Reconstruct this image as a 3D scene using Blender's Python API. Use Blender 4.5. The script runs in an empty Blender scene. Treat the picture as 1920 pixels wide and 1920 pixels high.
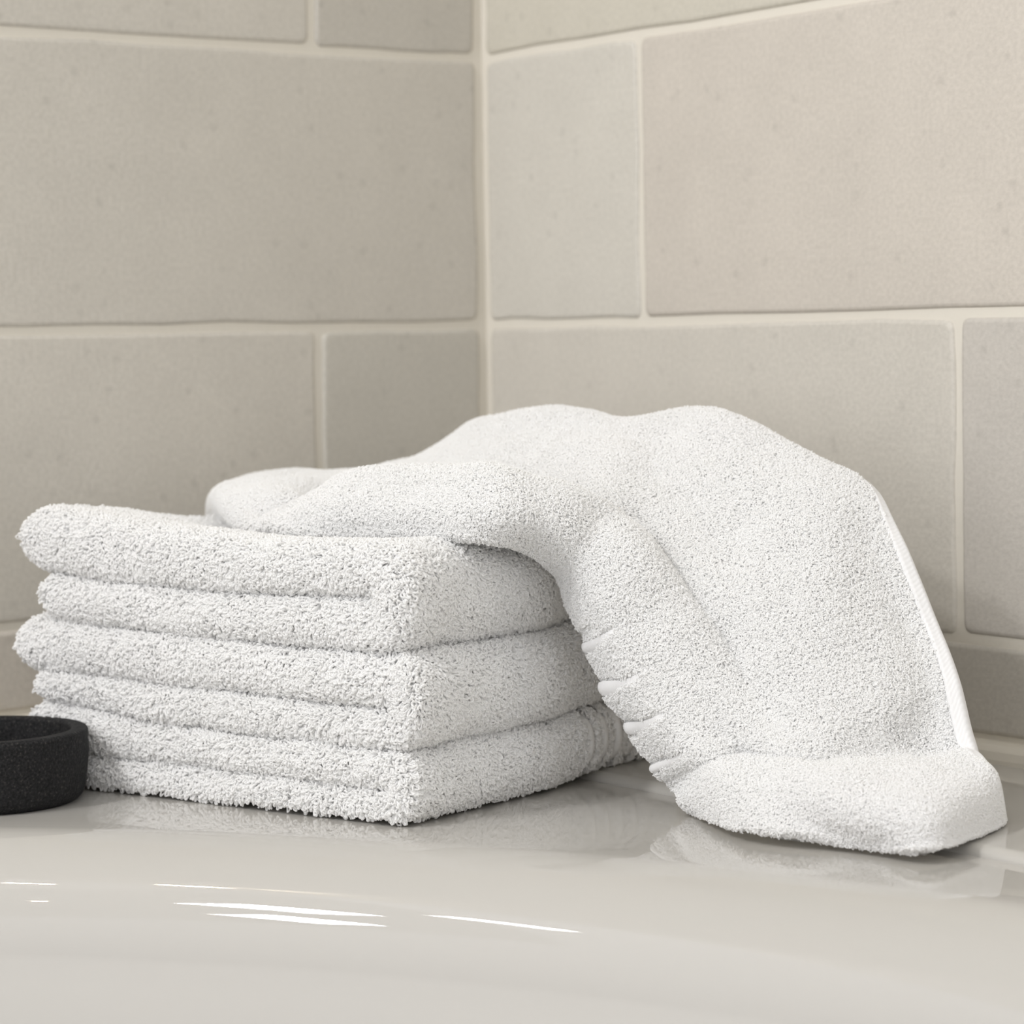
import bpy, bmesh, math, random
import numpy as np
from mathutils import Matrix, Vector, noise

rng = np.random.default_rng(7)
random.seed(7)
SC = bpy.context.scene
COL = SC.collection

# ------------------------------------------------------------------ camera
cd = bpy.data.cameras.new('camera')
cam = bpy.data.objects.new('camera', cd)
COL.objects.link(cam)
FW = Vector((-0.80393754, 0.59130969, -0.06353968))
RT = Vector((0.59326881, 0.80483699, -0.01641738))
UP = Vector((-0.04143133, 0.05089466, 0.99784427))
m = Matrix((RT, UP, -FW)).transposed().to_4x4()
m.translation = Vector((1.24501, -0.89924, 0.19881))
cam.matrix_world = m
cd.sensor_width = 36.0
cd.lens = 5046.49 / 1920 * 36.0
cd.clip_start = 0.02
cd.dof.use_dof = True
cd.dof.focus_distance = 1.115
cd.dof.aperture_fstop = 11.5
SC.camera = cam

# ------------------------------------------------------------------ light and exposure
w = bpy.data.worlds.new('room_light')
SC.world = w
w.use_nodes = True
bg = w.node_tree.nodes['Background']
bg.inputs['Color'].default_value = (0.975, 0.977, 1.0, 1)
bg.inputs['Strength'].default_value = 1.48
SC.view_settings.view_transform = 'Standard'
SC.view_settings.look = 'None'
SC.view_settings.gamma = 1.0
SC.view_settings.use_curve_mapping = False
SC.view_settings.exposure = 0.32
SC.cycles.diffuse_bounces = 7
SC.cycles.max_bounces = 9
SC.cycles.caustics_reflective = False
SC.cycles.caustics_refractive = False
try:
    SC.cycles_curves.shape = 'THICK'
except Exception:
    pass


def area(name, loc, target, sx, sy, power, color=(1, 1, 1), shape='RECTANGLE'):
    l = bpy.data.lights.new(name, 'AREA')
    l.shape = shape
    l.size = sx
    if shape in ('RECTANGLE', 'ELLIPSE'):
        l.size_y = sy
    l.energy = power
    l.color = color
    o = bpy.data.objects.new(name, l)
    COL.objects.link(o)
    o.location = loc
    o.rotation_euler = (Vector(target) - Vector(loc)).to_track_quat('-Z', 'Y').to_euler()
    return o


# daylight of a high two-pane window behind and left of the camera, and the ceiling spots


def pane(name, centre, ax, ay, sx, sy, power, color):
    """a window pane: rectangle with given in-plane axes, shining towards the tub"""
    ax = Vector(ax).normalized()
    ay = Vector(ay)
    ay = (ay - ax * ay.dot(ax)).normalized()
    az = ax.cross(ay)
    c = Vector(centre)
    if az.dot(c - Vector((.35, -.36, 0))) < 0:
        ax = -ax; az = -az
    o = area(name, c, (0, 0, 0), sx, sy, power, color)
    mm = Matrix((ax, ay, az)).transposed().to_4x4()
    mm.translation = c
    o.matrix_world = mm
    return o


WX, WY = (-.484, .262, .155), (.518, -.842, -.775)
KEY = 9.6
pane('window_daylight', (.266, -2.034, 1.964), WX, WY, .145, .17, KEY, (1.0, 0.99, 0.98))
pane('window_daylight', (.411, -2.282, 1.718), WX, WY, .145, .17, KEY, (1.0, 0.99, 0.98))
pane('window_daylight', (-.015, -1.947, 1.947), WX, WY, .05, .15, 1.5, (1.0, 0.99, 0.98))
for (x, y, z, s_, e_) in ((.117, -1.48, 2.20, .022, .5), (.61, -2.23, 2.20, .012, .15), (.025, -1.19, 1.73, .018, .35)):
    area('downlight', (x, y, z), (x + .02, y + .05, 0), s_, s_, e_, (1.0, .86, .66), 'DISK')


# ------------------------------------------------------------------ helpers
def tag(o, label=None, cat=None, group=None, kind=None):
    if label: o['label'] = label
    if cat: o['category'] = cat
    if group: o['group'] = group
    if kind: o['kind'] = kind
    return o


def mesh_obj(name, verts, faces, mat, parent=None, smooth=True):
    me = bpy.data.meshes.new(name)
    me.from_pydata([tuple(map(float, v)) for v in verts], [], [tuple(map(int, f)) for f in faces])
    me.update()
    if smooth:
        me.polygons.foreach_set('use_smooth', np.ones(len(me.polygons), dtype=bool))
    me.materials.append(mat)
    o = bpy.data.objects.new(name, me)
    COL.objects.link(o)
    if parent:
        o.parent = parent
    return o


def grid_faces(n, k, close_k=False, flip=False):
    f = []
    kk = k if close_k else k - 1
    for i in range(n - 1):
        for j in range(kk):
            a, b = i * k + j, i * k + (j + 1) % k
            q = (a, b, b + k, a + k)
            f.append(q[::-1] if flip else q)
    return f


def sstep(x, a, b):
    t = np.clip((x - a) / (b - a), 0, 1)
    return t * t * (3 - 2 * t)


def vnoise(P, scale, seed=0):
    """smooth vector noise, summed sines, roughly -1..1"""
    r = np.random.default_rng(seed)
    out = np.zeros(len(P))
    for i in range(9):
        d = r.normal(size=3)
        d /= np.linalg.norm(d)
        out += np.sin(P @ d * (2 * np.pi / scale) * r.uniform(.6, 1.6) + r.uniform(0, 6.28))
    return out / 4.0


# ------------------------------------------------------------------ materials
def material(name, rgb, rough=0.5, spec=0.5):
    mt = bpy.data.materials.new(name)
    mt.use_nodes = True
    nt = mt.node_tree
    b = nt.nodes['Principled BSDF']
    b.inputs['Base Color'].default_value = (*rgb, 1)
    b.inputs['Roughness'].default_value = rough
    b.inputs['Specular IOR Level'].default_value = spec
    return mt, nt, b


def nd(nt, typ, **kw):
    n = nt.nodes.new(typ)
    for k, v in kw.items():
        setattr(n, k, v)
    return n


# stoneware tile: per-tile tone from the object colour, mottling, pinhole specks
M_TILE, nt, b = material('stoneware_tile', (.46, .425, .365), .55, .35)
tc = nd(nt, 'ShaderNodeTexCoord')
oi = nd(nt, 'ShaderNodeObjectInfo')
geo = nd(nt, 'ShaderNodeNewGeometry')
n1 = nd(nt, 'ShaderNodeTexNoise'); n1.inputs['Scale'].default_value = 22; n1.inputs['Detail'].default_value = 5
n1.inputs['Roughness'].default_value = .6
nt.links.new(geo.outputs['Position'], n1.inputs['Vector'])
r1 = nd(nt, 'ShaderNodeMapRange'); r1.inputs[1].default_value = .3; r1.inputs[2].default_value = .7
r1.inputs[3].default_value = .965; r1.inputs[4].default_value = 1.03
nt.links.new(n1.outputs['Fac'], r1.inputs[0])
n2 = nd(nt, 'ShaderNodeTexNoise'); n2.inputs['Scale'].default_value = 420; n2.inputs['Detail'].default_value = 3
nt.links.new(geo.outputs['Position'], n2.inputs['Vector'])
r2 = nd(nt, 'ShaderNodeMapRange'); r2.inputs[1].default_value = .35; r2.inputs[2].default_value = .65
r2.inputs[3].default_value = .95; r2.inputs[4].default_value = 1.04
nt.links.new(n2.outputs['Fac'], r2.inputs[0])
vo = nd(nt, 'ShaderNodeTexVoronoi'); vo.inputs['Scale'].default_value = 62
nt.links.new(geo.outputs['Position'], vo.inputs['Vector'])
r3 = nd(nt, 'ShaderNodeMapRange'); r3.inputs[1].default_value = .07; r3.inputs[2].default_value = .2
r3.inputs[3].default_value = .91; r3.inputs[4].default_value = 1.0
nt.links.new(vo.outputs['Distance'], r3.inputs[0])
p1 = nd(nt, 'ShaderNodeMath', operation='MULTIPLY'); p2 = nd(nt, 'ShaderNodeMath', operation='MULTIPLY')
nt.links.new(r1.outputs[0], p1.inputs[0]); nt.links.new(r2.outputs[0], p1.inputs[1])
nt.links.new(p1.outputs[0], p2.inputs[0]); nt.links.new(r3.outputs[0], p2.inputs[1])
mx = nd(nt, 'ShaderNodeVectorMath', operation='SCALE')
nt.links.new(oi.outputs['Color'], mx.inputs[0]); nt.links.new(p2.outputs[0], mx.inputs['Scale'])
nt.links.new(mx.outputs[0], b.inputs['Base Color'])
bp = nd(nt, 'ShaderNodeBump'); bp.inputs['Strength'].default_value = .25; bp.inputs['Distance'].default_value = .001
nt.links.new(n2.outputs['Fac'], bp.inputs['Height']); nt.links.new(bp.outputs[0], b.inputs['Normal'])

M_GROUT, nt, b = material('cement_grout', (.69, .655, .585), .9, .1)
n1 = nd(nt, 'ShaderNodeTexNoise'); n1.inputs['Scale'].default_value = 300
bp = nd(nt, 'ShaderNodeBump'); bp.inputs['Strength'].default_value = .3; bp.inputs['Distance'].default_value = .001
nt.links.new(n1.outputs['Fac'], bp.inputs['Height']); nt.links.new(bp.outputs[0], b.inputs['Normal'])

M_SEAL, nt, b = material('white_sealant', (.72, .68, .60), .4, .4)
M_TUB, nt, b = material('white_acrylic', (.475, .460, .432), .012, .5)
n1 = nd(nt, 'ShaderNodeTexNoise'); n1.inputs['Scale'].default_value = 9; n1.inputs['Detail'].default_value = 1
bp = nd(nt, 'ShaderNodeBump'); bp.inputs['Strength'].default_value = .012; bp.inputs['Distance'].default_value = .001
nt.links.new(n1.outputs['Fac'], bp.inputs['Height']); nt.links.new(bp.outputs[0], b.inputs['Normal'])

M_STONE, nt, b = material('charcoal_stone', (.02, .02, .021), .75, .2)
vo = nd(nt, 'ShaderNodeTexNoise'); vo.inputs['Scale'].default_value = 900; vo.inputs['Detail'].default_value = 2
geo = nd(nt, 'ShaderNodeNewGeometry')
nt.links.new(geo.outputs['Position'], vo.inputs['Vector'])
cr = nd(nt, 'ShaderNodeValToRGB')
cr.color_ramp.elements[0].position = .30; cr.color_ramp.elements[0].color = (.006, .006, .0065, 1)
cr.color_ramp.elements[1].position = .86; cr.color_ramp.elements[1].color = (.085, .078, .066, 1)
e = cr.color_ramp.elements.new(.62); e.color = (.020, .020, .021, 1)
nt.links.new(vo.outputs['Fac'], cr.inputs[0]); nt.links.new(cr.outputs[0], b.inputs['Base Color'])
n2 = nd(nt, 'ShaderNodeTexNoise'); n2.inputs['Scale'].default_value = 700; n2.inputs['Detail'].default_value = 4
nt.links.new(geo.outputs['Position'], n2.inputs['Vector'])
bp = nd(nt, 'ShaderNodeBump'); bp.inputs['Strength'].default_value = .6; bp.inputs['Distance'].default_value = .001
nt.links.new(n2.outputs['Fac'], bp.inputs['Height']); nt.links.new(bp.outputs[0], b.inputs['Normal'])

M_CLOTH, nt, b = material('white_cotton_ground', (.93, .93, .925), .95, .1)
n2 = nd(nt, 'ShaderNodeTexNoise'); n2.inputs['Scale'].default_value = 500; n2.inputs['Detail'].default_value = 2
bp = nd(nt, 'ShaderNodeBump'); bp.inputs['Strength'].default_value = .6; bp.inputs['Distance'].default_value = .002
nt.links.new(n2.outputs['Fac'], bp.inputs['Height']); nt.links.new(bp.outputs[0], b.inputs['Normal'])
M_YARN, nt, b = material('white_cotton_yarn', (.95, .95, .95), .9, .1)
tl = nd(nt, 'ShaderNodeBsdfTranslucent'); tl.inputs['Color'].default_value = (.95, .95, .945, 1)
ms = nd(nt, 'ShaderNodeMixShader'); ms.inputs[0].default_value = .35
nt.links.new(b.outputs[0], ms.inputs[1]); nt.links.new(tl.outputs[0], ms.inputs[2])
nt.links.new(ms.outputs[0], nt.nodes['Material Output'].inputs['Surface'])
M_WOVEN, nt, b = material('white_cotton_twill', (.80, .80, .805), .85, .15)
tc = nd(nt, 'ShaderNodeTexCoord')
wv = nd(nt, 'ShaderNodeTexWave'); wv.inputs['Scale'].default_value = 260; wv.inputs['Distortion'].default_value = .6
nt.links.new(tc.outputs['Object'], wv.inputs['Vector'])
bp = nd(nt, 'ShaderNodeBump'); bp.inputs['Strength'].default_value = .18; bp.inputs['Distance'].default_value = .0005
nt.links.new(wv.outputs['Fac'], bp.inputs['Height']); nt.links.new(bp.outputs[0], b.inputs['Normal'])


# ------------------------------------------------------------------ terry pile: yarn loops rooted on a surface
def mesh_arrays(o):
    me = o.data
    me.calc_loop_triangles()
    nv = len(me.vertices)
    co = np.empty(nv * 3); me.vertices.foreach_get('co', co); co = co.reshape(-1, 3)
    no = np.empty(nv * 3); me.vertices.foreach_get('normal', no); no = no.reshape(-1, 3)
    tr = np.empty(len(me.loop_triangles) * 3, dtype=np.int32); me.loop_triangles.foreach_get('vertices', tr)
    return co, no, tr.reshape(-1, 3)


def pile(parent, density, height, width, radius, keep=None, seed=1, lean=.5, gravity=.5, wild=.5, name='terry_pile'):
    r = np.random.default_rng(seed)
    co, no, tr = mesh_arrays(parent)
    A, B, Cc = co[tr[:, 0]], co[tr[:, 1]], co[tr[:, 2]]
    ar = .5 * np.linalg.norm(np.cross(B - A, Cc - A), axis=1)
    n = int(ar.sum() * density)
    t = r.choice(len(tr), n, p=ar / ar.sum())
    u, v = r.random(n), r.random(n)
    fl = u + v > 1
    u[fl], v[fl] = 1 - u[fl], 1 - v[fl]
    wgt = np.stack([1 - u - v, u, v], 1)[:, :, None]
    P = (co[tr[t]] * wgt).sum(1)
    N = (no[tr[t]] * wgt).sum(1)
    N /= np.linalg.norm(N, axis=1)[:, None] + 1e-9
    if keep is not None:
        k = keep(P, N)
        hs = None
        if k.dtype != bool:
            hs = k[k > 0.02]; k = k > 0.02
        P, N = P[k], N[k]
        n = len(P)
    else:
        hs = None
    # lean: gravity along the surface plus a slowly turning comb direction plus noise
    g = np.array([0, 0, -1.0])
    gt = g - N * (N @ g)[:, None]
    comb = np.stack([vnoise(P, .022, seed + 11), vnoise(P, .022, seed + 12), vnoise(P, .022, seed + 13)], 1)
    rnd = r.normal(size=(n, 3))
    Lv = gravity * gt + lean * comb + wild * rnd
    Lv -= N * (Lv * N).sum(1)[:, None]
    ln = np.linalg.norm(Lv, axis=1)[:, None] + 1e-9
    Lt = Lv / ln
    amt = np.clip(ln[:, 0], 0.15, 1.3)
    # loop plane: mostly along the lean, twisted at random
    W = np.cross(N, Lt)
    th = r.normal(0, .7, n)
    W = W * np.cos(th)[:, None] + Lt * np.sin(th)[:, None]
    h = height * r.uniform(.65, 1.25, n)
    if hs is not None:
        h = h * hs
    wd = width * r.uniform(.7, 1.3, n)
    T = np.array([0, .17, .36, .5, .64, .83, 1.0])
    K = len(T)
    c = np.cos(np.pi * T) * (1 + .9 * np.sin(np.pi * T))
    s = np.sin(np.pi * T)
    pts = (P[:, None, :] - N[:, None, :] * .0004
           + W[:, None, :] * (wd[:, None] * .5 * c)[:, :, None]
           + N[:, None, :] * (h[:, None] * s * (1 - .25 * np.minimum(amt, 1)[:, None]))[:, :, None]
           + Lt[:, None, :] * ((h * amt)[:, None] * s ** 1.4)[:, :, None])
    pts += r.normal(0, .00012, pts.shape)
    pts[:, :, 2] = np.maximum(pts[:, :, 2], .0006)
    hc = bpy.data.hair_curves.new(name)
    hc.add_curves([K] * n)
    hc.position_data.foreach_set('vector', pts.astype(np.float32).ravel())
    at = hc.attributes.get('radius') or hc.attributes.new('radius', 'FLOAT', 'POINT')
    rad = np.repeat(radius * r.uniform(.8, 1.15, n), K)
    at.data.foreach_set('value', rad.astype(np.float32))
    hc.materials.append(M_YARN)
    o = bpy.data.objects.new(name, hc)
    COL.objects.link(o)
    o.parent = parent
    o['kind'] = 'stuff'
    return o


# ------------------------------------------------------------------ the setting: two tiled walls, sealant strip
ZC = 0.208            # height of the grout line that meets both walls at mid picture
PITCH = 0.150
GROUT = 0.0046
TLEN = 0.4435
WALL_X, WALL_Y, WALL_TOP = 1.25, 1.35, 2.25


def wall(name, axis):
    e = 0.0014         # grout lies this far behind the tile faces
    if axis == 'right':
        v = [(-.02, e, -.03), (WALL_X, e, -.03), (WALL_X, e, WALL_TOP), (-.02, e, WALL_TOP),
             (-.02, e + .02, -.03), (WALL_X, e + .02, -.03), (WALL_X, e + .02, WALL_TOP), (-.02, e + .02, WALL_TOP)]
    else:
        v = [(-e, .0022, -.03), (-e, -WALL_Y, -.03), (-e, -WALL_Y, WALL_TOP), (-e, .0022, WALL_TOP),
             (-e - .02, .0022, -.03), (-e - .02, -WALL_Y, -.03), (-e - .02, -WALL_Y, WALL_TOP), (-e - .02, .0022, WALL_TOP)]
    f = [(0, 1, 2, 3), (7, 6, 5, 4), (0, 4, 5, 1), (1, 5, 6, 2), (2, 6, 7, 3), (3, 7, 4, 0)]
    return tag(mesh_obj(name, v, f, M_GROUT, smooth=False), kind='structure')


def tile(parent, axis, s0, s1, z0, z1, col):
    """one handmade tile: slightly uneven pillowed edge, face on the wall plane"""
    ns, nz = 9, 5
    n = 48
    per = []
    cs, cz = (s0 + s1) / 2, (z0 + z1) / 2
    hw, hh = (s1 - s0) / 2, (z1 - z0) / 2
    ph = [random.uniform(0, 6.28) for _ in range(6)]
    ring = []
    rc = .004
    for (sx, sz, a0) in ((1, 1, 0), (-1, 1, 90), (-1, -1, 180), (1, -1, 270)):
        for k in range(4):
            a = math.radians(a0 + 30 * k)
            ring.append((cs + sx * (hw - rc) + rc * math.cos(a), cz + sz * (hh - rc) + rc * math.sin(a)))
        # intermediate points on the following side
        nx = ((-1, 1), (-1, -1), (1, -1), (1, 1))[(a0 // 90)]
        a = ring[-1]
        bpt = (cs + nx[0] * (hw - (rc if a0 in (0, 180) else 0)), cz + nx[1] * (hh - (0 if a0 in (0, 180) else rc)))
        for k in range(1, 8):
            t = k / 8
            ring.append((a[0] * (1 - t) + bpt[0] * t, a[1] * (1 - t) + bpt[1] * t))
    out = []
    for (s, z) in ring:
        wob = .0004 * (math.sin(31 * s + 57 * z + ph[0]) + math.sin(83 * s - 71 * z + ph[1])) + .0002 * math.sin(260 * s + 190 * z + ph[2])
        d = Vector((s - cs, z - cz))
        k = 1 + wob / max(hw, hh) * 1.0
        nxm = wob if abs(s - cs) > hw - .005 else 0
        nzm = wob if abs(z - cz) > hh - .005 else 0
        out.append((s + nxm * (1 if s > cs else -1), z + nzm * (1 if z > cz else -1)))
    N = len(out)
    verts, faces = [], []
    tx, tz = random.uniform(-.0012, .0012), random.uniform(-.0015, .0015)
    levels = [(0.0, .0035), (0.0, -.0012), (.0008, -.0003), (.0022, 0.0)]
    for (ins, dep) in levels:
        for (s, z) in out:
            ss = cs + (s - cs) * (1 - ins / hw)
            zz = cz + (z - cz) * (1 - ins / hh)
            y = dep if dep > 0 else dep * -1
            y += tx * (ss - cs) + tz * (zz - cz)
            verts.append((ss, y, zz))
    L = len(levels)
    for l in range(L - 1):
        for k in range(N):
            a, b2 = l * N + k, l * N + (k + 1) % N
            faces.append((a, b2, b2 + N, a + N))
    faces.append(tuple((L - 1) * N + k for k in range(N)))
    if axis == 'left':
        verts = [(-y, -s, z) for (s, y, z) in verts]
    else:
        faces = [f[::-1] for f in faces]
        faces = faces
    o = mesh_obj('tile', verts, faces, M_TILE, parent, smooth=False)
    for p_ in o.data.polygons:
        p_.use_smooth = len(p_.vertices) == 4
    o.color = (*col, 1)
    return o


TONE = (.557, .529, .478)


def tone(k, tint=(1, 1, 1)):
    return tuple(c * k * t for c, t in zip(TONE, tint))


GREEN, PINK = (.985, 1.015, 1.0), (1.015, .992, .985)
wall_right = wall('wall_right', 'right')
wall_left = wall('wall_left', 'left')
rows = [(-1, ZC - PITCH - .045, ZC - PITCH)] + [(k, ZC + (k - 1) * PITCH, min(ZC + k * PITCH, WALL_TOP)) for k in range(0, 15)]
for (k, z0, z1) in rows:
    for axis, first, lim, par in (('right', .3692 if k % 2 == 0 else .1407, WALL_X, wall_right), ('left', .1122 if k % 2 == 0 else .334, WALL_Y, wall_left)):
        s0, s1, i = 0.0, first, 0
        while s0 < lim - .01:
            s1c = min(s1, lim)
            c = tone(random.uniform(.96, 1.04), random.choice((GREEN, PINK, (1, 1, 1))))
            if axis == 'right':
                if (k, i) == (1, 0): c = tone(1.06, (.995, 1.005, 1.01))
                if (k, i) == (1, 1): c = tone(1.0, PINK)
                if (k, i) == (0, 0): c = tone(1.05, (1, 1, 1))
                if (k, i) == (0, 1): c = tone(.95, (1, .995, 1.01))
                if (k, i) == (2, 0): c = tone(1.0, (1.0, 1.0, .96))
                if (k, i) == (-1, 1): c = tone(.93)
            else:
                if (k, i) == (2, 0): c = tone(.90)
                if (k, i) == (2, 1): c = tone(.98)
                if (k, i) == (1, 0): c = tone(.99)
                if (k, i) == (0, 0): c = tone(.95, (.995, 1.003, 1.0))
                if (k, i) == (0, 1): c = tone(1.03)
            left_gap = .0045 if s0 == 0 else GROUT / 2
            tile(par, axis, s0 + left_gap, s1c - GROUT / 2, z0 + GROUT / 2, z1 - (GROUT / 2), c)
            s0, s1, i = s1, s1 + TLEN, i + 1

LEDGE = .004
M_CEIL, nt, b = material('white_ceiling_paint', (.72, .715, .70), .9, .2)
v = [(x, y, z) for z in (WALL_TOP, WALL_TOP + .05) for (x, y) in ((-.05, .05), (3.3, .05), (3.3, -3.3), (-.05, -3.3))]
f = [(0, 1, 2, 3), (7, 6, 5, 4), (0, 4, 5, 1), (1, 5, 6, 2), (2, 6, 7, 3), (3, 7, 4, 0)]
tag(mesh_obj('ceiling', v, f, M_CEIL, smooth=False), kind='structure')
M_PAINT, nt, b = material('room_wall_paint', (.74, .73, .71), .9, .2)
v = [(x, y, z) for z in (-.6, WALL_TOP) for (x, y) in ((2.5, .05), (2.55, .05), (2.55, -3.3), (2.5, -3.3))]
f = [(3, 2, 1, 0), (4, 5, 6, 7), (0, 1, 5, 4), (1, 2, 6, 5), (2, 3, 7, 6), (3, 0, 4, 7)]
tag(mesh_obj('wall_opposite', v, f, M_PAINT, smooth=False), kind='structure')


def strip(name, axis):
    """moulded sealing strip where the tiles meet the tub"""
    prof = [(-.002, .0128), (.0025, .0132), (.0062, .0122), (.0085, .0095), (.0095, .006), (.0096, .0040), (-.002, .0040)]
    verts, faces = [], []
    lim = WALL_X if axis == 'right' else WALL_Y
    st = np.linspace(0, lim, 12)
    k = len(prof)
    for s in st:
        for (d, z) in prof:
            if axis == 'right':
                verts.append((max(s, d if s == 0 else s), -d, z))
            else:
                verts.append((d, -max(s, d if s == 0 else s), z))
    faces = grid_faces(len(st), k, True, flip=(axis == 'right'))
    faces.append(tuple(range(k))); faces.append(tuple(range((len(st) - 1) * k, len(st) * k)))
    return tag(mesh_obj(name, verts, faces, M_SEAL, smooth=False), kind='structure')


strip('trim_1', 'right')
strip('trim_2', 'left')

# ------------------------------------------------------------------ corner bathtub: round basin, rolled rim, flat deck, raised back ledge
TC = (0.752, -0.932)
R_FLAT, R_ROLL = .742, .050


def tub_mesh():
    na = 360
    prof = []
    rin = R_FLAT - R_ROLL
    for r in (.02, .2, .35, .45):
        prof.append((r, -.40))
    for k in range(1, 9):                      # round bottom corner
        a = math.radians(90 * k / 8)
        prof.append((.45 + (rin - .07 - .45) * math.sin(a), -.40 + .10 * (1 - math.cos(a))))
    for k in range(1, 13):                     # inner wall, leaning slightly outwards
        t = k / 12
        prof.append((rin - .07 + .0655 * t ** .8, -.30 + (.30 - R_ROLL * 1.08) * t))
    for k in range(0, 25):                     # rolled rim
        a = math.radians(84 * (1 - k / 24))
        prof.append((R_FLAT - R_ROLL * math.sin(a), -R_ROLL * (1 - math.cos(a))))
    for t in (.05, .15, .3, .5, .75, 1.0):     # flat deck out to walls
        prof.append((None, t))
    verts = []
    for i in range(na):
        a = 2 * math.pi * i / na
        dx, dy = math.cos(a), math.sin(a)
        far = 1e9
        for (o, d, lo, hi) in ((TC[0], dx, -.001, WALL_X + .35), (TC[1], dy, -1.75, .001)):
            if d > 1e-9: far = min(far, (hi - o) / d)
            elif d < -1e-9: far = min(far, (lo - o) / d)
        for (r, z) in prof:
            if r is None:
                r = R_FLAT + (far - R_FLAT) * z; z = 0.0
            verts.append((TC[0] + dx * r, TC[1] + dy * r, z))
    k = len(prof)
    faces = grid_faces(na, k)
    for j in range(k - 1):
        a = (na - 1) * k + j
        faces.append((a, a + 1, j + 1, j))
    faces = [f[::-1] for f in faces]
    faces.append(tuple(i * k for i in range(na)))
    return verts, faces


tv, tf = tub_mesh()
tub = mesh_obj('bathtub', tv, tf, M_TUB)
tag(tub, 'glossy white acrylic corner bathtub with rolled rim, in front of tiled walls', 'bathtub')
# raised ledge along the right wall
prof = [(.0, LEDGE)]
YL = -.158
verts = []
lp = [(-.001, LEDGE), (YL + .006, LEDGE)]
for k in range(1, 9):
    a = math.radians(90 * k / 8)
    lp.append((YL + .006 - .006 * math.sin(a), LEDGE - .004 * (1 - math.cos(a)) - (.0002 if k == 8 else 0)))
st = np.linspace(.001, WALL_X, 30)
for s in st:
    for (y, z) in lp:
        verts.append((s, y, z))
led = mesh_obj('back_ledge', verts, grid_faces(len(st), len(lp), flip=True), M_TUB, tub)


# ------------------------------------------------------------------ charcoal soap dish
def lathe(name, prof, mat, center, parent=None, n=128):
    verts = []
    for i in range(n):
        a = 2 * math.pi * i / n
        for (r, z) in prof:
            verts.append((center[0] + r * math.cos(a), center[1] + r * math.sin(a), center[2] + z))
    k = len(prof)
    faces = grid_faces(n, k)
    for j in range(k - 1):
        a = (n - 1) * k + j
        faces.append((a, a + 1, j + 1, j))
    return mesh_obj(name, verts, [f for f in faces], mat, parent)


DR, DH, DT = .0455, .0318, .0076
prof = [(.0004, 0)]
prof += [(DR - .0075 + .006 * math.sin(math.radians(a)), .0075 * (1 - math.cos(math.radians(a)))) for a in range(0, 91, 10)]
prof += [(DR - .0006, .014), (DR - .0001, .020), (DR, DH - .0035)]
prof += [(DR - .0018 + .0018 * math.cos(math.radians(a)), DH - .0018 + .0018 * math.sin(math.radians(a))) for a in range(0, 91, 15)]
prof += [(DR - DT + .0015 - .0015 * math.sin(math.radians(a)), DH - .0015 + .0015 * math.cos(math.radians(a))) for a in range(0, 91, 15)]
prof += [(DR - DT - .0004, .016)]
prof += [(DR - DT - .0055 + .005 * math.cos(math.radians(a)), .0105 - .005 * math.sin(math.radians(a))) for a in range(0, 91, 15)]
prof += [(.015, .0053), (.0004, .0053)]
dish = lathe('soap_dish', prof, M_STONE, (.1580, -.3905, 0.0))
tag(dish, 'round charcoal stone dish on the tub rim beside the towel stack', 'dish')

# ------------------------------------------------------------------ stack of three folded towels
FC = np.array([0.34239, -0.28804])
U2 = np.array([-0.95541785, -0.29525707])
V2 = np.array([-0.29525707, 0.95541785])
SIN = .0016           # the ground cloth lies this far inside the pile surface


def AB(a, b, z):
    a, b, z = np.broadcast_arrays(a, b, z)
    return np.stack([FC[0] + a * U2[0] + b * V2[0], FC[1] + a * U2[1] + b * V2[1], z], -1)


def quad(a, y):
    """quadratic through three heights at a = .009, .096, .189"""
    x = (.009, .096, .189)
    l0 = (a - x[1]) * (a - x[2]) / ((x[0] - x[1]) * (x[0] - x[2]))
    l1 = (a - x[0]) * (a - x[2]) / ((x[1] - x[0]) * (x[1] - x[2]))
    l2 = (a - x[0]) * (a - x[1]) / ((x[2] - x[0]) * (x[2] - x[1]))
    return y[0] * l0 + y[1] * l1 + y[2] * l2


# heights of the layer boundaries (spine end, middle, far end), top towel first
BND = [(.1172, .1165, .1240), (.0950, .0926, .0952), (.0702, .0722, .0755), (.0481, .0496, .0512),
       (.0322, .0314, .0370), (.0155, .0155, .0160), (.0006, .0006, .0006)]
ENDS = [.2235, .2135, .2325, .2205, .2215, .208]
B0 = [(.0005, .204), (.0000, .206), (-.0005, .205)]
AOFF = [.0012, -.0018, .0005]


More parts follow.
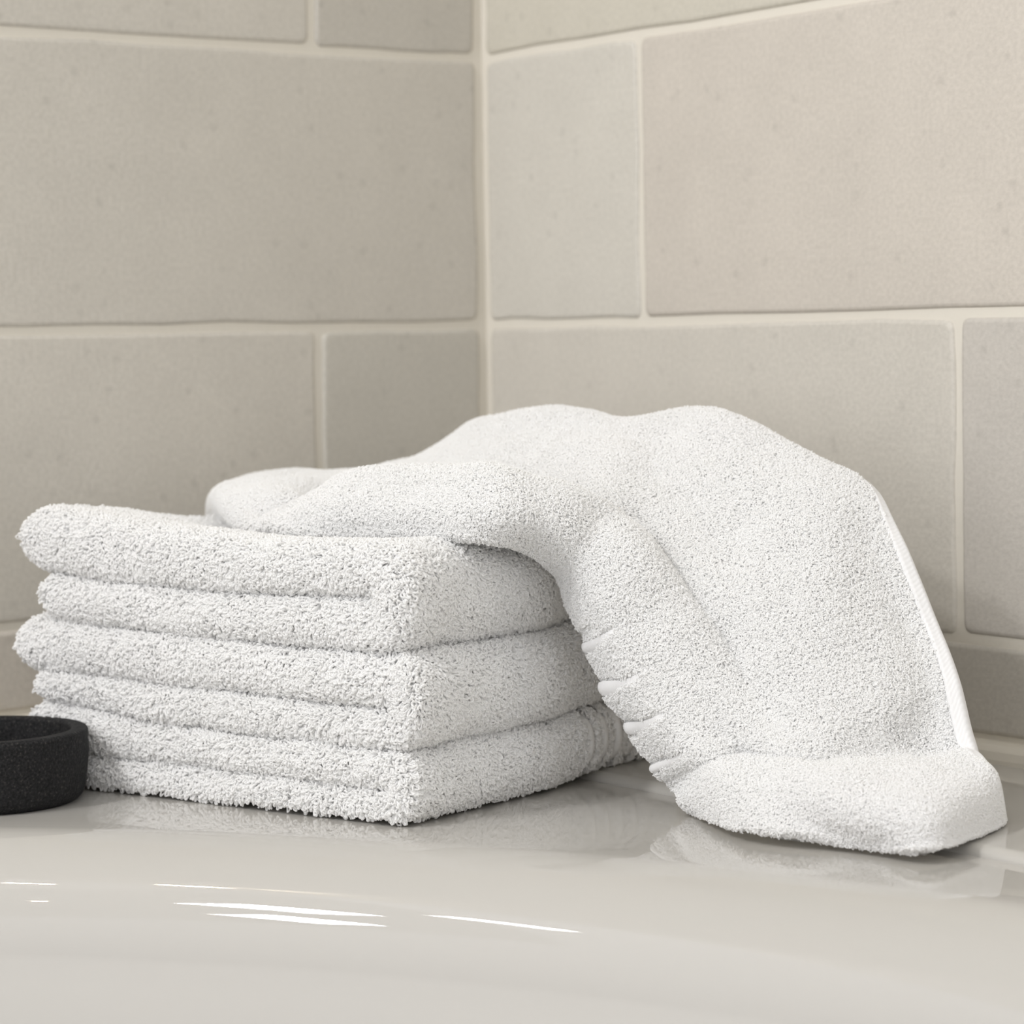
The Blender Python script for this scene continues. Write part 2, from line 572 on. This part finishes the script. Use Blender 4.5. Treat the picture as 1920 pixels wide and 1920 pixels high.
def folded_towel(i, label):
    top, mid, bot = BND[2 * i], BND[2 * i + 1], BND[2 * i + 2]
    eu, el = ENDS[2 * i], ENDS[2 * i + 1]
    b0, b1 = B0[i]
    cu = lambda a: (quad(a, top) + quad(a, mid)) / 2
    hu = lambda a: (quad(a, top) - quad(a, mid)) / 2 - SIN
    cl = lambda a: (quad(a, mid) + quad(a, bot)) / 2
    hl = lambda a: (quad(a, mid) - quad(a, bot)) / 2 - SIN
    ac = (top[0] - bot[0]) / 2 * .80
    C, H = [], []
    def cap(a_end, cf, hf, rev):
        h = float(hf(a_end))
        pts = []
        for t in np.sin(np.linspace(0, np.pi / 2, 11)[:-1] + 0.0):
            pass
        for ph in np.linspace(2, 80, 10):
            a = a_end - h * (1 - math.cos(math.radians(ph)) ** 1)
            pts.append((a_end - h + h * math.cos(math.radians(ph)), h * math.sin(math.radians(ph))))
        if rev: pts = pts[::-1]
        return pts
    for (a, h) in cap(el, cl, hl, False):
        C.append((a, float(cl(min(a, el)))), ); H.append(h)
    s_end = el - float(hl(el))
    for a in np.linspace(s_end, ac, 46)[1:]:
        C.append((a, float(cl(a)))); H.append(float(hl(a)))
    zb, zt = float(cl(ac)), float(cu(ac))
    hb, ht = float(hl(ac)), float(hu(ac))
    for ph in np.linspace(-90, 90, 25)[1:-1]:
        cph, sph = math.cos(math.radians(ph)), math.sin(math.radians(ph))
        t = (ph + 90) / 180
        hh = hb * (1 - t) + ht * t
        C.append((ac - (ac - hh - .0012) * abs(cph) ** .75, (zb + zt) / 2 + (zt - zb) / 2 * math.copysign(abs(sph) ** .9, sph)))
        H.append(hh)
    s_end = eu - float(hu(eu))
    for a in np.linspace(ac, s_end, 46):
        C.append((a, float(cu(a)))); H.append(float(hu(a)))
    for (a, h) in cap(eu, cu, hu, True)[1:]:
        C.append((a, float(cu(min(a, eu))))); H.append(h)
    C, H = np.array(C), np.array(H)
    T = np.gradient(C, axis=0)
    T /= np.linalg.norm(T, axis=1)[:, None]
    Nn = np.stack([T[:, 1], -T[:, 0]], 1)         # outward of the U
    # ring across the depth
    ring = []
    nb = 44
    for t in np.linspace(0, 1, nb): ring.append((t, 0.0, 1.0))
    for ph in np.linspace(90, -90, 13)[1:-1]: ring.append((1.0, math.cos(math.radians(ph)) ** .8, math.copysign(abs(math.sin(math.radians(ph))) ** .8, ph)))
    for t in np.linspace(1, 0, nb): ring.append((t, 0.0, -1.0))
    for ph in np.linspace(-90, 90, 13)[1:-1]: ring.append((0.0, -math.cos(math.radians(ph)) ** .8, math.copysign(abs(math.sin(math.radians(ph))) ** .8, ph)))
    K = len(ring)
    verts = np.zeros((len(C), K, 3))
    lim = np.minimum(H, .011)
    for j, (t, e, nn) in enumerate(ring):
        rr = np.maximum(lim, .0015) * .9
        lo, hi = b0 + SIN + rr, b1 - SIN - rr
        bb = lo + (hi - lo) * t + e * rr
        a = C[:, 0] + Nn[:, 0] * H * nn + AOFF[i]
        z = C[:, 1] + Nn[:, 1] * H * nn
        verts[:, j, :] = AB(a, bb, z)
    P = verts.reshape(-1, 3)
    # soft lumps, and the stack's back part climbs onto the ledge
    lump = np.stack([vnoise(P, .05, 3 + i), vnoise(P, .05, 13 + i), vnoise(P, .06, 23 + i) * .6], 1) * .0011
    fade = sstep(P[:, 2], .001, .012)[:, None]
    P = P + lump * fade
    if i == 0:
        bb = (P[:, :2] - FC) @ V2
        aa = (P[:, :2] - FC) @ U2
        P[:, 2] -= .017 * sstep(bb, .008, .11) * (1 - .35 * sstep(aa, .15, .2)) * sstep(aa, .0, .05) * sstep(P[:, 2], .085, .12)
    P[:, 2] += LEDGE * sstep(P[:, 1], -.20, -.152) * (1 - .6 * sstep(P[:, 2], .0, .12))
    P[:, 2] = np.maximum(P[:, 2], .0012)
    faces = grid_faces(len(C), K, True, flip=False)
    faces.append(tuple(range(K))[::-1]); faces.append(tuple(range((len(C) - 1) * K, len(C) * K)))
    o = mesh_obj('folded_towel', P, faces, M_CLOTH)
    bm = bmesh.new(); bm.from_mesh(o.data); bmesh.ops.recalc_face_normals(bm, faces=bm.faces); bm.to_mesh(o.data); bm.free()
    tag(o, label, 'towel', 'folded towels in the stack')
    return o


def stack_keep(i):
    def keep(P, N):
        q = P[:, :2] - FC
        a, b = q @ U2, q @ V2
        edge = (b < .017) | (b > .190) | (a < .020) | (a > ENDS[2 * i] - .03)
        flat = np.abs(N[:, 2]) > .75
        k = (~flat) | edge
        if i == 0:
            k |= (N[:, 2] > .5) & (P[:, 2] > .105)
        k &= ~((P[:, 2] < .004) & (N[:, 2] < -.6))
        k &= ~(b > .195)
        for bp_ in RIBS.get(i, ()): k &= ~((np.abs(b - bp_) < .0034) & (a < .016))
        return k
    return keep


RIBS = {2: (.128, .139, .150, .161, .172), 1: (.142, .153, .164)}
LAB = ['top folded white terry towel of the stack, under the loosely draped towel',
       'middle folded white terry towel, second from the top of the stack of three',
       'bottom folded white terry towel of the stack, resting on the tub rim']
towels = []
for i in range(3):
    o = folded_towel(i, LAB[i])
    towels.append(o)
    pile(o, 1.4e6, .0029, .0013, .00040, stack_keep(i), seed=40 + i, lean=.55, gravity=.55, wild=.42)

# woven border ribs across the spine of the lower two towels
def spine_rib(towel, i, bpos, wid):
    top, bot = BND[2 * i], BND[2 * i + 2]
    zt, zb = top[0] - .003, bot[0] + .002
    zm, hz = (zt + zb) / 2, (zt - zb) / 2
    verts = []
    n, k = 22, 9
    for s in np.linspace(-80, 80, n):
        cph, sph = math.cos(math.radians(s)), math.sin(math.radians(s))
        for c in np.linspace(0, 180, k):
            rr = wid / 2
            bb = bpos + rr * math.cos(math.radians(c))
            out = .0034 * math.sin(math.radians(c)) - .0002
            a = hz * .85 * (1 - abs(cph) ** .75) + AOFF[i] + .0014 - out * cph
            z = zm + hz * math.copysign(abs(sph) ** .9, sph) * .98 + LEDGE * float(sstep(FC[1] + bb * V2[1], -.2, -.152))
            verts.append(AB(a, bb, z))
    return mesh_obj('border_rib', np.array(verts), grid_faces(n, k), M_WOVEN, towel)


for i_ in RIBS:
    for bpos in RIBS[i_]: spine_rib(towels[i_], i_, bpos, .0062)

# ------------------------------------------------------------------ loose towel draped over the stack
NET = np.array([[(0.2127,-0.2758,0.1155),(0.1957,-0.2706,0.1149),(0.1728,-0.2619,0.1144),(0.1503,-0.2532,0.1139),(0.1257,-0.2399,0.1125),(0.0991,-0.2272,0.1117),(0.0729,-0.2143,0.1098),(0.0466,-0.2015,0.1058)],
[(0.2085,-0.2771,0.1164),(0.1891,-0.2726,0.1196),(0.1649,-0.2644,0.1241),(0.1442,-0.2551,0.1263),(0.1176,-0.2424,0.1268),(0.0920,-0.2293,0.1247),(0.0670,-0.2161,0.1191),(0.0425,-0.2028,0.1092)],
[(0.2359,-0.2739,0.1172),(0.2328,-0.2696,0.1247),(0.2259,-0.2560,0.1342),(0.1856,-0.2423,0.1287),(0.1495,-0.2273,0.1313),(0.1146,-0.2119,0.1312),(0.0826,-0.1956,0.1281),(0.0404,-0.1720,0.1117)],
[(0.2651,-0.2648,0.1181),(0.2682,-0.2639,0.1282),(0.2569,-0.2464,0.1395),(0.2317,-0.2228,0.1259),(0.1883,-0.1891,0.1309),(0.1580,-0.1671,0.1338),(0.1310,-0.1440,0.1344),(0.1078,-0.1303,0.1206)],
[(0.3017,-0.2535,0.1185),(0.3075,-0.2517,0.1291),(0.2952,-0.2346,0.1407),(0.2643,-0.2075,0.1233),(0.2294,-0.1764,0.1371),(0.2019,-0.1535,0.1475),(0.1746,-0.1306,0.1565),(0.1406,-0.1097,0.1424)],
[(0.3338,-0.2436,0.1188),(0.3372,-0.2425,0.1287),(0.3239,-0.2257,0.1394),(0.2996,-0.1966,0.1225),(0.2673,-0.1647,0.1390),(0.2409,-0.1415,0.1529),(0.2177,-0.1172,0.1639),(0.1782,-0.0876,0.1451)],
[(0.3338,-0.2195,0.1123),(0.3467,-0.2197,0.1224),(0.3397,-0.2051,0.1308),(0.3350,-0.1857,0.1292),(0.3106,-0.1618,0.1401),(0.2850,-0.1383,0.1518),(0.2639,-0.1134,0.1579),(0.2165,-0.0758,0.1416)],
[(0.3303,-0.1997,0.0990),(0.3512,-0.2047,0.1094),(0.3489,-0.1939,0.1193),(0.3479,-0.1712,0.1198),(0.3288,-0.1509,0.1320),(0.3113,-0.1302,0.1472),(0.2978,-0.1030,0.1620),(0.2808,-0.0873,0.1474)],
[(0.3355,-0.1970,0.0851),(0.3609,-0.2018,0.0956),(0.3644,-0.1892,0.1046),(0.3691,-0.1698,0.1026),(0.3567,-0.1487,0.1190),(0.3429,-0.1274,0.1408),(0.3267,-0.1032,0.1610),(0.3212,-0.0864,0.1470)],
[(0.3423,-0.1939,0.0719),(0.3672,-0.2000,0.0788),(0.3745,-0.1862,0.0882),(0.3860,-0.1697,0.0878),(0.3800,-0.1478,0.1064),(0.3747,-0.1246,0.1301),(0.3607,-0.1019,0.1492),(0.3605,-0.0859,0.1424)],
[(0.3495,-0.1906,0.0548),(0.3768,-0.1972,0.0601),(0.3858,-0.1828,0.0709),(0.3995,-0.1706,0.0755),(0.4003,-0.1479,0.0962),(0.3993,-0.1240,0.1196),(0.3930,-0.1010,0.1354),(0.3978,-0.0860,0.1333)],
[(0.3595,-0.1865,0.0371),(0.3880,-0.1938,0.0430),(0.3970,-0.1795,0.0537),(0.4118,-0.1719,0.0589),(0.4177,-0.1489,0.0796),(0.4184,-0.1252,0.1026),(0.4138,-0.1038,0.1151),(0.4182,-0.0914,0.1176)],
[(0.3706,-0.1820,0.0208),(0.4005,-0.1901,0.0296),(0.4080,-0.1762,0.0367),(0.4245,-0.1731,0.0426),(0.4324,-0.1507,0.0589),(0.4358,-0.1268,0.0749),(0.4353,-0.1063,0.0833),(0.4426,-0.0955,0.0864)],
[(0.3767,-0.1791,0.0144),(0.4105,-0.1871,0.0271),(0.4179,-0.1733,0.0309),(0.4406,-0.1733,0.0334),(0.4492,-0.1519,0.0409),(0.4529,-0.1285,0.0500),(0.4552,-0.1093,0.0540),(0.4642,-0.1004,0.0569)],
[(0.3796,-0.1772,0.0100),(0.4130,-0.1864,0.0240),(0.4228,-0.1719,0.0280),(0.4519,-0.1749,0.0280),(0.4612,-0.1546,0.0280),(0.4652,-0.1317,0.0280),(0.4701,-0.1139,0.0280),(0.4805,-0.1070,0.0300)],
[(0.3917,-0.1830,0.0070),(0.4354,-0.1975,0.0160),(0.4555,-0.1926,0.0180),(0.4832,-0.1926,0.0190),(0.5079,-0.1880,0.0190),(0.5212,-0.1729,0.0200),(0.5107,-0.1390,0.0210),(0.5043,-0.1198,0.0240)],
[(0.3951,-0.1813,0.0050),(0.4461,-0.2013,0.0050),(0.4731,-0.2003,0.0050),(0.4930,-0.1879,0.0050),(0.5095,-0.1841,0.0050),(0.5307,-0.1826,0.0050),(0.5216,-0.1504,0.0050),(0.5060,-0.1162,0.0050)]])


def crm(t):
    return np.array([-.5 * t + t * t - .5 * t ** 3, 1 - 2.5 * t * t + 1.5 * t ** 3, .5 * t + 2 * t * t - 1.5 * t ** 3, -.5 * t * t + .5 * t ** 3])


def spline_rows(A, x):
    """Catmull-Rom along axis 0 at positions x (0..n-1)"""
    n = A.shape[0]
    ext = np.concatenate([[2 * A[0] - A[1]], A, [2 * A[-1] - A[-2]]], 0)
    out = []
    for xx in x:
        i = min(int(xx), n - 2)
        w4 = crm(xx - i)
        out.append(sum(w4[k] * ext[i + k] for k in range(4)))
    return np.array(out)


NQ, NP = 240, 106
QX = np.linspace(-1, NET.shape[0] - 2, NQ)
PX = np.linspace(0, NET.shape[1] - 1, NP)
G = spline_rows(NET, QX + 1)
G = spline_rows(G.transpose(1, 0, 2), PX).transpose(1, 0, 2)


def grid_normals(G):
    dq = np.gradient(G, axis=0); dp = np.gradient(G, axis=1)
    n = np.cross(dp, dq)
    n /= np.linalg.norm(n, axis=2)[:, :, None] + 1e-12
    return n, dp / (np.linalg.norm(dp, axis=2)[:, :, None] + 1e-12)


Nrm, Tp = grid_normals(G)
if Nrm[60, 30, 2] < 0: Nrm = -Nrm
# crease between the front roll and the high fold behind it; fold line where the end turns out on the deck
qq, pp = np.meshgrid(QX, PX, indexing='ij')
d = (.0055 * np.exp(-((pp - 3.0) / .36) ** 2) + .0040 * np.exp(-((pp - 3.0) / .16) ** 2)) * sstep(qq, 3.2, 5.0) * (1 - sstep(qq, 8.6, 10.5))
d += .0070 * np.exp(-((pp - 3.15) / .5) ** 2) * sstep(qq, 8.0, 9.5) * (1 - sstep(qq, 10.8, 12.6))
d -= .0030 * np.exp(-((pp - 1.9) / .5) ** 2) * sstep(qq, 5.5, 7.5) * (1 - sstep(qq, 10.5, 12.5))
d += .0030 * np.exp(-((qq - 13.0) / .22) ** 2) * sstep(pp, .6, 2.0)
d += .0030 * np.exp(-((qq - (.55 + .25 * pp)) / .22) ** 2) * sstep(pp, 0., 1.0) * (1 - sstep(pp, 3., 4.))
ln_ = np.clip(((qq - .05) / 1.05), -.3, 1.3)
d += .0065 * np.exp(-((pp - (.2 + 2.6 * ln_)) / .42) ** 2) * sstep(qq, -.3, .3) * (1 - sstep(qq, .95, 1.7))
P0 = G.reshape(-1, 3)
lump = (vnoise(P0, .09, 5) * .0016 + vnoise(P0, .035, 6) * .0007).reshape(NQ, NP)
G = G - Nrm * (d - lump * sstep(qq, -1.0, 1.0) * (1 - sstep(qq, 13.2, 14.2)))[:, :, None]
Nrm, Tp = grid_normals(G)
if Nrm[60, 30, 2] < 0: Nrm = -Nrm
# thickness, with the bulges of the woven border along the front selvage
NOTCH = [7.95, 9.0, 9.95, 11.0, 12.1]
bulge = np.zeros(NQ)
for a_, b_ in zip(NOTCH[:-1], NOTCH[1:]):
    t = (QX - a_) / (b_ - a_)
    ok = (t > 0) & (t < 1)
    bulge[ok] = np.sin(np.pi * np.clip(t[ok], 0, 1) ** .62) ** .6
inb = (QX > NOTCH[0] - .25) & (QX < NOTCH[-1])
HT = .0036 * np.ones((NQ, NP))
fr = np.exp(-(pp / .55) ** 2)
HT *= 1 - .42 * sstep(pp, 6.7, 7.0)
HT += fr * (.0026 * bulge - .0012 * inb)[:, None]
EDGE_OUT = .0036 + .0048 * bulge - .0010 * inb


EDGE_D = np.concatenate([np.cumsum(np.linalg.norm(np.diff(G, axis=1), axis=2)[:, ::-1], axis=1)[:, ::-1], np.zeros((NQ, 1))], axis=1)   # distance to the back edge
HEM_W = .0038


def shell_ring(q, extra=0.0):
    """closed ring of the towel's section at grid row q"""
    ring = []
    for j in range(NP): ring.append(G[q, j] + Nrm[q, j] * (HT[q, j] + extra))
    for ph in np.linspace(90, -90, 9)[1:-1]:
        c, s = math.cos(math.radians(ph)), math.sin(math.radians(ph))
        ring.append(G[q, -1] + Tp[q, -1] * HT[q, -1] * c + Nrm[q, -1] * HT[q, -1] * s)
    for j in range(NP - 1, -1, -1): ring.append(G[q, j] - Nrm[q, j] * HT[q, j])
    for ph in np.linspace(-90, 90, 11)[1:-1]:
        c, s = math.cos(math.radians(ph)), math.sin(math.radians(ph))
        ring.append(G[q, 0] - Tp[q, 0] * EDGE_OUT[q] * c + Nrm[q, 0] * HT[q, 0] * s)
    return ring


rings = [shell_ring(q) for q in range(NQ)]
K = len(rings[0])
dv = np.array(rings).reshape(-1, 3)
dv[:, 2] = np.maximum(dv[:, 2], .0012 + LEDGE * sstep(dv[:, 1], -.166, -.158))
df = grid_faces(NQ, K, True)
df.append(tuple(range(K))); df.append(tuple(range((NQ - 1) * K, NQ * K))[::-1])
drape = mesh_obj('draped_towel', dv, df, M_CLOTH)
bm = bmesh.new(); bm.from_mesh(drape.data); bmesh.ops.recalc_face_normals(bm, faces=bm.faces); bm.to_mesh(drape.data); bm.free()
tag(drape, 'loose white terry towel draped over the stack and hanging down onto the tub', 'towel')

# lookup of the sheet parameters for pile points
from mathutils import kdtree
kd = kdtree.KDTree(NQ * NP)
for k_, pnt in enumerate(G.reshape(-1, 3)): kd.insert(pnt, k_)
kd.balance()


def drape_keep(P, N):
    idx = np.array([kd.find(p_)[1] for p_ in P])
    qi, pj = QX[idx // NP], PX[idx % NP]
    nn = Nrm.reshape(-1, 3)[idx]
    top = (N * nn).sum(1) > -.25
    k = np.ones(len(P))
    k[~top] = 0
    k[(EDGE_D.reshape(-1)[idx] < HEM_W) & (qi > 8.0)] = 0                                # woven side hem
    k *= 1 - .55 * sstep(qi, 13.6, 14.4) * sstep(pj, 4.2, 5.2)      # close-shorn end hem
    # flat woven stripes of the border: no pile there
    for a_, b_ in zip(NOTCH[:-1], NOTCH[1:]):
        t = (qi - a_) / (b_ - a_)
        k[(t > .02) & (t < .33 * (1 - pj / 1.7) + .03 * vnoise(P, .004, 3)) & (pj < 1.5)] = 0
        k[(t > -.04) & (t < .03) & (pj < 1.1)] *= .35
    k[(np.abs(pj - 3.0) < .06) & (qi > 5) & (qi < 9)] *= .6
    return k


pile(drape, 2.6e6, .0017, .0009, .00026, drape_keep, seed=77, lean=.45, gravity=.40, wild=.55)

# woven stripes of the border, wrapped round the front selvage
for a_, b_ in zip(NOTCH[:-1], NOTCH[1:]):
    qs = [q for q in range(NQ) if a_ + .02 * (b_ - a_) <= QX[q] <= a_ + .34 * (b_ - a_)]
    vs = []
    nk = 0
    for iq, q in enumerate(qs):
        f_ = math.sin(math.pi * (iq + .5) / len(qs)) ** .4
        row = []
        for ph in np.linspace(-60, 90, 9):
            c, s = math.cos(math.radians(ph)), math.sin(math.radians(ph))
            x = .0017 * f_
            row.append(G[q, 0] - Tp[q, 0] * (EDGE_OUT[q] + x) * c + Nrm[q, 0] * (HT[q, 0] + x) * s)
        jmax = int(1.8 / 7 * NP) + 1
        for j in range(1, jmax + 1):
            x = .0017 * f_ * (1 - j / jmax) - .0004 * (j / jmax)
            row.append(G[q, j] + Nrm[q, j] * (HT[q, j] + x))
        vs += row; nk = len(row)
    mesh_obj('border_stripe', np.array(vs), grid_faces(len(qs), nk), M_WOVEN, drape)

# side hem: a flat folded selvage with a rolled outer edge
vs = []
qs = [q for q in range(NQ) if 8.0 <= QX[q] <= 14.0]
for q in qs:
    row = []
    ef = float(1 - sstep(QX[q], 13.2, 13.9))
    for w_, e in ((HEM_W, .0), (HEM_W * .8, .0012), (HEM_W * .45, .0013), (HEM_W * .2, .0012)):
        j = float(np.interp(-w_, -EDGE_D[q], np.arange(NP))); j0 = min(int(j), NP - 2); t = j - j0
        g_ = G[q, j0] * (1 - t) + G[q, j0 + 1] * t
        row.append(g_ + Nrm[q, j0] * (HT[q, j0] + e * ef - .0012 * (1 - ef)))
    for ph in np.linspace(80, -80, 9):
        c, s = math.cos(math.radians(ph)), math.sin(math.radians(ph))
        row.append(G[q, -1] + Tp[q, -1] * (HT[q, -1] + .0002 * ef) * c + Nrm[q, -1] * (HT[q, -1] + .0012 * ef - .0012 * (1 - ef)) * s)
    vs += row
tag(mesh_obj('side_hem', np.array(vs), grid_faces(len(qs), len(row)), M_WOVEN, drape), 'narrow smooth woven hem')
